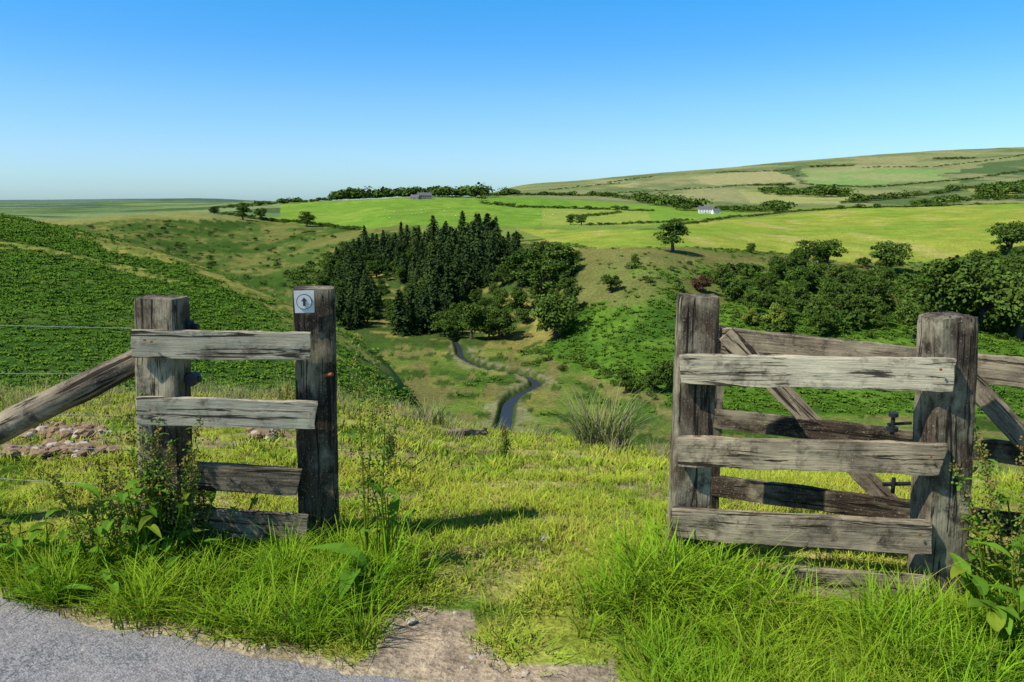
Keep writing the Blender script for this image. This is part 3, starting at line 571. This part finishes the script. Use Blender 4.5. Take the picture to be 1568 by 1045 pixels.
hedge('hedge',[(930,280),(1000,272)],3,8,ymin=1500)
hedge('hedge',[(1215,262),(1228,282),(1330,288),(1480,276)],4,7,ymin=1500)
hedge('hedge',[(1480,276),(1600,258)],4,8,ymin=1500)
hedge('hedge',[(950,296),(1060,290),(1150,284)],4,6,ymin=1500)
hedge('hedge',[(1320,258),(1430,256),(1600,236)],5,7,ymin=1500)
hedge('hedge',[(900,345),(980,342),(1060,338)],3,2.6)
hedge('hedge',[(840,291),(950,281)],4,7,ymin=1500)
# ---------------------------------------------------------------- farm buildings
def boxv(x0,x1,y0,y1,z0,z1):
    v=np.array([(x,y,z) for z in (z0,z1) for x,y in ((x0,y0),(x1,y0),(x1,y1),(x0,y1))],float); f=np.array([(0,1,5,4),(1,2,6,5),(2,3,7,6),(3,0,4,7),(4,5,6,7),(3,2,1,0)]); return v,f
def house(name,u,v,L,Wd,Hh,wall,rot=0,ymin=700):
    x,y,z=locate(u,v,ymin,6000); e=D.objects.new(name,None); SC.collection.objects.link(e); e.location=(x,y,z-.3); e.rotation_euler=(0,0,rot)
    a=Acc(); vv,ff=boxv(-L/2,L/2,-Wd/2,Wd/2,-1,Hh); a.add(vv,ff)
    R=Wd*.42
    for s in (-1,1):
        g=np.array([(s*L/2,-Wd/2,Hh),(s*L/2,Wd/2,Hh),(s*L/2,0,Hh+R),(s*L/2,0,Hh+R)]); a.add(g,np.array([(0,1,2,3)]))
    w=a.make(name+'_walls',[wall],parent=e)
    o_=.4; rv_=np.array([(-L/2-o_,-Wd/2-o_,Hh-.3),(L/2+o_,-Wd/2-o_,Hh-.3),(L/2+o_,0,Hh+R+.1),(-L/2-o_,0,Hh+R+.1),(L/2+o_,Wd/2+o_,Hh-.3),(-L/2-o_,Wd/2+o_,Hh-.3)]); mk('roof',rv_,np.array([(0,1,2,3),(3,2,4,5)]),[M_slate],parent=e)
    for s in (-.42,.42): vv,ff=boxv(L*s-.5,L*s+.5,-.4,.4,Hh+R-.6,Hh+R+1.3); mk('chimney',vv,ff,[M_swall],parent=e)
    nw=max(2,int(L/3.5)); a=Acc()
    for i in range(nw):
        cx=-L/2+L*(i+.5)/nw
        for zc in ([1.5,4.] if Hh>4.5 else [1.7]):
            vv,ff=boxv(cx-.55,cx+.55,-Wd/2-.04,-Wd/2+.1,zc-.6,zc+.6); a.add(vv,ff)
    a.make('windows',[M_glass],parent=e); vv,ff=boxv(-.5,.5,-Wd/2-.06,-Wd/2+.1,0,2.1); mk('door',vv,ff,[M_black],parent=e); return e
house('farmhouse',650,305,22,10,6,M_swall,.2); house('barn',636,306,14,9,4,M_swall,-.3)
house('white_cottage',1080,326,18,9,5.5,M_render,-.15); house('white_cottage',1096,327,10,7,4.2,M_render,.2)
# sheep
def sheep_mesh():
    A=Acc()
    def sph(c,s,m):
        n1,n2=8,6; v=[];f=[]
        for i in range(n2+1):
            th=math.pi*i/n2
            for j in range(n1): v.append((c[0]+s[0]*math.sin(th)*math.cos(6.283*j/n1),c[1]+s[1]*math.sin(th)*math.sin(6.283*j/n1),c[2]+s[2]*math.cos(th)))
        for i in range(n2):
            for j in range(n1): f.append((i*n1+j,(i+1)*n1+j,(i+1)*n1+(j+1)%n1,i*n1+(j+1)%n1))
        A.add(np.array(v),np.array(f),m)
    sph((0,0,.62),(.55,.27,.27),0); sph((.42,0,.62),(.25,.2,.22),0); sph((.68,0,.45),(.16,.08,.09),1); sph((.6,.11,.52),(.03,.07,.03),1); sph((.6,-.11,.52),(.03,.07,.03),1)
    for x in (-.35,.35):
        for y in (-.14,.14): v,f=tube([(x,y,.5),(x+.02,y,.25),(x,y,0)],[.06,.04,.035],5); A.add(v,f,1)
    return A.make('sheep_proto',[M_wool,M_black],link=False)
sm=sheep_mesh()
for i in range(26):
    u=random.uniform(570,700); v=random.uniform(318,338)
    if i>18: u=random.uniform(760,850)
    x,y,z=locate(u,v,600,2500); o=D.objects.new('sheep',sm.data); SC.collection.objects.link(o); o.location=(x,y,z+.1); o.scale=(1.5,)*3; o.rotation_euler=(0,0,random.random()*6.28)
# ---------------------------------------------------------------- timber
def timber(name,p0,p1,w,t,mat,parent,up=Vector((0,0,1)),rnd=False,ext=0.,slant=(0,0),taper=1.,rough=.0025,seed=None,sag=0.):
    r=np.random.default_rng(seed if seed is not None else random.randrange(9999)); p0=Vector(p0);p1=Vector(p1); d=(p1-p0); L=d.length; d.normalize(); p1=p1+d*ext; L+=ext
    yv=up.cross(d); yv.normalize(); zv=d.cross(yv); N=max(14,int(L/.035)); x=np.linspace(0,L,N)
    cs=[]
    if rnd:
        for j in range(18): q=6.283*j/18; cs.append((math.cos(q)*.5,math.sin(q)*.5))
    else:
        c=.10*min(w,t)/1.
        a,b_=t/2,w/2; pr=[(-a,-b_,0),(a,-b_,1),(a,b_,2),(-a,b_,3)]
        for (px,py,k_) in pr:
            sx=1 if px>0 else -1; sy=1 if py>0 else -1; pts=[(px-sx*c,py),(px-sx*c*.3,py-sy*c*.3),(px,py-sy*c)]
            if k_ in (0,2): pts=pts[::-1]
            cs+=pts
            nxt=pr[(k_+1)%4]
            for q in (.25,.5,.75): cs.append((px+(nxt[0]-px)*q,py+(nxt[1]-py)*q))
    cs=np.array(cs); m=len(cs); v=np.empty((N,m,3)); ph=r.random(m)*9
    lw=fbm(x*4,x*0+r.random()*50,3)*.02*(w+t)*2
    for i in range(N):
        k_=1+(taper-1)*i/(N-1)
        if rnd: cc=cs*np.array([w,w])*k_
        else: cc=cs*k_
        n_=fbm(np.arange(m)*.9+r.random()*.2,np.full(m,x[i]*9+ph[0]),2)*rough*4
        rad=nrm(cc); cc=cc+rad*n_[:,None]
        v[i,:,0]=x[i]; v[i,:,1]=cc[:,0]; v[i,:,2]=cc[:,1]+lw[i]-sag*math.sin(math.pi*x[i]/L)
    for e_,s_ in ((0,-1),(N-1,1)):
        v[e_,:,0]+= (0 if s_<0 else 1)*(slant[0]*v[e_,:,1]+slant[1]*v[e_,:,2])+r.normal(size=m)*.0025
        v[e_,:,1:]*=.965
    vv=v.reshape(-1,3); f=[(i*m+j,i*m+(j+1)%m,(i+1)*m+(j+1)%m,(i+1)*m+j) for i in range(N-1) for j in range(m)]; f.append(tuple(range(m))[::-1]); f.append(tuple((N-1)*m+j for j in range(m)))
    me=D.meshes.new(name); me.from_pydata([tuple(q) for q in vv],[],f); me.materials.append(mat); me.polygons.foreach_set('use_smooth',np.full(len(me.polygons),bool(rnd))); me.update()
    import bmesh
    bm=bmesh.new(); bm.from_mesh(me); bmesh.ops.recalc_face_normals(bm,faces=bm.faces); bm.to_mesh(me); bm.free()
    o=D.objects.new(name,me); SC.collection.objects.link(o); o.matrix_world=Matrix(((d.x,yv.x,zv.x,p0.x),(d.y,yv.y,zv.y,p0.y),(d.z,yv.z,zv.z,p0.z),(0,0,0,1)))
    if parent: o.parent=parent
    return o
def empty(n): e=D.objects.new(n,None); SC.collection.objects.link(e); return e
def cyl(name,p0,p1,r0,mat,parent,r1=None,n=14):
    p0=np.array(p0);p1=np.array(p1); v,f=tube([p0,p0+(p1-p0)*.001,p1-(p1-p0)*.001,p1],[r0*.02,r0,(r1 or r0),r0*.02],n); return mk(name,v,f,[mat],parent=parent)
def yawv(deg): a=math.radians(deg); return Vector((math.sin(a),math.cos(a),0))
# left fence
lfn=empty('wooden_fence')
timber('post',P(247,455,3.48),P(258,835,3.48),.16,.185,W_post,lfn,up=yawv(5),ext=.25)
timber('post',P(481,441,3.64),P(490,835,3.64),.16,.185,W_dark,lfn,up=yawv(-12),ext=.25)
timber('board',P(203,526,3.365),P(475,529,3.51),.122,.038,W_pale,lfn,sag=.004)
timber('board',P(211,628,3.365),P(483,636,3.51),.125,.038,W_pale,lfn,slant=(0,.1))
timber('board',P(262,726,3.45),P(458,738,3.51),.125,.04,W_mid,lfn,slant=(0,.15))
timber('board',P(262,796,3.45),P(470,808,3.51),.125,.04,W_mid,lfn)
timber('rail_pole',P(225,545,3.52),P(-160,735,3.25),.115,.115,W_mid,lfn,rnd=True,taper=1.2)
h=P(293,500,3.52); cyl('hinge_pin',h+Vector((-.05,0,0)),h+Vector((.035,-.01,0)),.014,M_met,lfn); cyl('hinge_cup',h+Vector((-.01,0,-.028)),h+Vector((-.01,0,.028)),.022,M_met,lfn)
h=P(296,580,3.50); cyl('hinge_pin',h+Vector((-.05,0,0)),h+Vector((.035,-.01,0)),.014,M_met,lfn); cyl('hinge_cup',h+Vector((0,-.028,0)),h+Vector((0,.02,0)),.03,M_met,lfn)
h=P(500,575,3.55); cyl('rusty_hook',h+Vector((-.01,0,0)),h+Vector((.035,-.03,.012)),.008,M_rust,lfn)
for (u,v,Y) in [(232,524,3.345),(460,530,3.49),(230,628,3.345),(468,636,3.49),(222,521,3.345),(452,523,3.49)]:
    h=P(u,v,Y); cyl('nail_head',h,h+Vector((0,-.006,0)),.005,M_rust,lfn)
sg=empty('waymarker_sign'); q=P(466,462,3.535); R_=Matrix.Rotation(math.radians(12),3,'Z')
def plate(name,prof,th,mat,off):
    n=len(prof); v=[R_@Vector((a,off-th,b_)) +q for a,b_ in prof]+[R_@Vector((a,off,b_))+q for a,b_ in prof]; f=[tuple(range(n))]+[tuple(range(n,2*n))[::-1]]+[(i,i+n,(i+1)%n+n,(i+1)%n) for i in range(n)]; return mk(name,np.array([tuple(x) for x in v]),f,[mat],parent=sg)
cir=lambda r,n=28:[(r*math.cos(6.283*i/n),r*math.sin(6.283*i/n)) for i in range(n)]
plate('plate',[(-.042,-.05),(.042,-.05),(.044,.05),(-.044,.05)],.004,M_white,-.004)
plate('ring',cir(.034),.002,M_black,-.010); plate('disc',cir(.031),.002,M_white,-.0145)
plate('arrow',[(-.005,-.018),(.005,-.018),(.005,.004),(.013,.004),(0,.02),(-.013,.004),(-.005,.004)],.002,M_black,-.0185)
wf=empty('wire_fence')
for a,b_ in [((203,503),(-200,488)),((205,572),(-200,566)),((205,637),(-200,625)),((205,690),(-200,668)),((205,745),(-200,716))]:
    p=P(a[0],a[1],3.56); q2=P(b_[0],b_[1],3.75); mid=(p+q2)/2-Vector((0,0,.01)); v,f=tube([tuple(p),tuple(mid),tuple(q2)],[.0012]*3,6); mk('wire',v,f,[M_galv],parent=wf)
timber('wire_post',P(-180,470,3.75),P(-180,860,3.75),.11,.11,W_dark,wf,ext=.2)
for a,b_ in [((1480,742),(1800,800)),((1480,800),(1800,850)),((1480,690),(1800,735))]:
    p=P(a[0],a[1],4.0); q2=P(b_[0],b_[1],3.9); v,f=tube([tuple(p),tuple((p+q2)/2),tuple(q2)],[.001]*3,6); mk('wire',v,f,[M_galv],parent=wf)
# right fence
rf_=empty('wooden_fence')
timber('post',P(1069,453,3.36),P(1050,868,3.36),.16,.165,W_post,rf_,up=yawv(6),ext=.25,slant=(0,.05))
timber('post',P(1452,484,3.06),P(1432,930,3.06),.165,.165,W_post,rf_,up=yawv(-2),ext=.25)
timber('board',P(1043,565,3.25),P(1460,574,2.95),.125,.038,W_pale,rf_,slant=(0,.06))
timber('board',P(1038,691,3.25),P(1443,703,2.95),.122,.04,W_mid,rf_,slant=(0,.25),rough=.004)
timber('board',P(1031,800,3.25),P(1425,823,2.95),.132,.04,W_mid,rf_)
timber('board',P(1185,888,3.12),P(1420,905,2.955),.125,.04,W_mid,rf_)
for (u,v,Y) in [(1062,560,3.227),(1440,566,2.925),(1058,688,3.227),(1425,700,2.925),(1052,798,3.227),(1408,818,2.925)]:
    h=P(u,v,Y); cyl('nail_head',h,h+Vector((0,-.006,0)),.005,M_rust,rf_)
# gate
gt=empty('field_gate')
for (a,b_,w,mm_) in [((1106,521),(1640,580),.125,W_mid),((1092,640),(1640,704),.095,W_dark),((1088,743),(1640,815),.105,W_dark),((1090,836),(1640,930),.10,W_pale)]:
    timber('rail',P(a[0],a[1],3.80),P(b_[0],b_[1],3.24),w,.035,mm_,gt)
timber('brace',P(1112,512,3.765),P(1392,800,3.50),.085,.035,W_mid,gt,up=Vector((.3,.05,1)).normalized())
timber('brace',P(1480,580,3.34),P(1690,800,3.17),.085,.035,W_mid,gt,up=Vector((.3,.05,1)).normalized())
timber('stile',P(1098,500,3.83),P(1083,862,3.83),.09,.07,W_dark,gt,up=yawv(0))
timber('stile',P(1640,540,3.27),P(1620,930,3.27),.09,.07,W_dark,gt,up=yawv(0))
h=P(1367,650,3.36); cyl('latch_spindle',h+Vector((0,0,-.045)),h+Vector((0,0,.05)),.009,M_met,gt); cyl('latch_knob',h+Vector((0,0,.035)),h+Vector((0,0,.052)),.02,M_met,gt); cyl('latch_collar',h+Vector((0,0,-.03)),h+Vector((0,0,-.012)),.024,M_met,gt); cyl('latch_arm',h+Vector((-.02,0,0)),h+Vector((.09,.02,0)),.007,M_met,gt)
h=P(1368,742,3.36); cyl('latch_spindle',h+Vector((0,0,-.04)),h+Vector((0,0,.03)),.009,M_met,gt); cyl('latch_arm',h+Vector((-.045,0,0)),h+Vector((.08,.01,0)),.009,M_met,gt)
lg=timber('fallen_log',P(686,670,9.6),P(745,668,9.9),.09,.09,W_mid,None,rnd=True,taper=.8,rough=.02); lg.location.z=hz(lg.location.x,lg.location.y)+.08
# stones
def rock(name,seed,mat):
    r=np.random.default_rng(seed); import bmesh; bm=bmesh.new(); bmesh.ops.create_icosphere(bm,subdivisions=2,radius=1)
    for v in bm.verts: v.co=v.co*(.75+.5*r.random()); v.co.z*=.55
    me=D.meshes.new(name); bm.to_mesh(me); bm.free(); me.materials.append(mat); return D.objects.new(name,me)
rk=[rock('pebble_%d'%i,i,M_stone) for i in range(4)]; rs_=[rock('clod_%d'%i,10+i,M_soil) for i in range(4)]
X,Y=rand_area(2600,2.2,6); Z=height(X,Y); _,_,U,V,dr=zones(X,Y,Z); k_=(dr&(Y<4))|(rng.random(2600)<.012); X,Y,Z=X[k_],Y[k_],Z[k_]; scatter('pebbles',np.stack([X,Y,Z],-1),.003+.014*rng.random(len(X))**4,rng.random(len(X))*6.28,rk)
pts=[]
for (u,v,n_,du,dv) in [(105,664,260,28,4),(100,695,220,42,4),(405,672,40,12,3)]:
    for _ in range(n_):
        uu=u+random.gauss(0,du); x,y,z=locate(uu,v+random.gauss(0,dv),4.5,13); pts.append((x,y,z+.005+random.random()*.06))
pts=np.array(pts); scatter('soil_clods',pts,.01+.05*rng.random(len(pts))**2,rng.random(len(pts))*6.28,rs_+[rock('clod_pale',55,M_stone)])
for (u,v,s) in [(835,828,.03),(1160,775,.03),(630,955,.02)]:
    x,y,z=locate(u,v,2,9); st=rock('stone',int(u),M_stone); SC.collection.objects.link(st); st.location=(x,y,z+.01); st.scale=(s,)*3
# ---------------------------------------------------------------- weeds
def gp(u,v):
    T=float(Tof(v)); Y=1.6/T; return (u-CX)/F*Y*(cp+T*sp),Y
for i,(u,v,nl,LL,ns,sh_,ln,sd,lh,sp2) in enumerate([(235,870,34,.13,5,.72,.2,True,.42,.1),(190,875,26,.13,2,.45,.3,True,.32,.12),(280,865,30,.12,5,.62,.25,True,.4,.1),(80,880,22,.12,0,.3,.2,False,.24,.13),(140,885,24,.12,2,.45,.2,True,.28,.13),
   (20,870,20,.12,1,.35,.2,True,.22,.12),(320,850,18,.10,2,.45,.2,True,.28,.1),(575,875,12,.09,3,.95,.12,True,.3,.05),(600,865,8,.13,1,.7,.2,False,.42,.06),(545,905,3,.24,0,.2,.1,False,.12,.03),
   (75,915,4,.17,0,.2,.1,False,.03,.04),(250,900,14,.11,0,.3,.2,False,.12,.14),(1530,955,20,.14,3,.75,.2,True,.4,.1),(1568,985,22,.16,2,.6,.2,True,.35,.1),(1500,1010,10,.14,0,.3,.2,False,.2,.08),(1590,930,16,.13,4,.9,.15,True,.5,.1),(1545,1020,14,.16,0,.3,.2,False,.2,.1)]):
    x,y=gp(u,v); dock('dock_plant',x,y,300+i,nl,LL,ns,sh_,ln,sd,lh,sp2)
for i,(u,v) in enumerate([(600,720),(770,705),(440,640)]):
    x,y,z=locate(u,v,4,12); dock('thistle_plant',x,y,400+i,8,.08,3,.3,.2,True,.15)
# ---------------------------------------------------------------- light, sky, camera
sv=Vector((-.85,-.42,0)).normalized(); el=math.radians(50); sv=Vector((sv.x*math.cos(el),sv.y*math.cos(el),math.sin(el)))
l=D.lights.new('sun','SUN'); l.energy=5.; l.angle=math.radians(.5); l.color=(1,.94,.82); lo=D.objects.new('sun',l); SC.collection.objects.link(lo); lo.rotation_euler=sv.to_track_quat('Z','Y').to_euler(); lo.location=(0,0,50)
w=D.worlds.new('World'); SC.world=w; w.use_nodes=True; nt=w.node_tree; bg=nt.nodes['Background']; sk=nt.nodes.new('ShaderNodeTexSky'); sk.sky_type='NISHITA'; sk.sun_disc=False; sk.sun_elevation=el; sk.sun_rotation=math.atan2(sv.x,sv.y); sk.air_density=1.0; sk.dust_density=.6; sk.ozone_density=3.
hs=nt.nodes.new('ShaderNodeHueSaturation'); hs.inputs['Saturation'].default_value=1.25; nt.links.new(sk.outputs[0],hs.inputs['Color'])
tc=nt.nodes.new('ShaderNodeTexCoord'); sx=nt.nodes.new('ShaderNodeSeparateXYZ'); nt.links.new(tc.outputs['Generated'],sx.inputs[0])
cr=nt.nodes.new('ShaderNodeValToRGB'); nt.links.new(sx.outputs['Z'],cr.inputs[0]); e=cr.color_ramp.elements
e[0].position=0.; e[0].color=(.66,.98,1.42,1); e[1].position=1.; e[1].color=(.62,.68,.66,1)
for p_,c_ in ((.06,(.72,.94,1.26)),(.12,(.70,.98,1.27)),(.18,(.52,.97,1.26)),(.235,(.40,1.03,1.27)),(.45,(.55,.75,.82))):
    q_=e.new(p_); q_.color=(*c_,1)
mx=nt.nodes.new('ShaderNodeVectorMath'); mx.operation='MULTIPLY'; nt.links.new(hs.outputs[0],mx.inputs[0]); nt.links.new(cr.outputs[0],mx.inputs[1]); nt.links.new(mx.outputs[0],bg.inputs[0]); bg.inputs[1].default_value=.15
SC.view_settings.view_transform='Standard'; SC.view_settings.look='None'; SC.view_settings.exposure=0
cam=D.cameras.new('camera'); co=D.objects.new('camera',cam); SC.collection.objects.link(co); co.location=(0,0,EYE); co.rotation_euler=(math.pi/2-PIT,0,0); cam.lens=28; cam.sensor_width=36; cam.clip_start=.05; cam.clip_end=30000; SC.camera=co
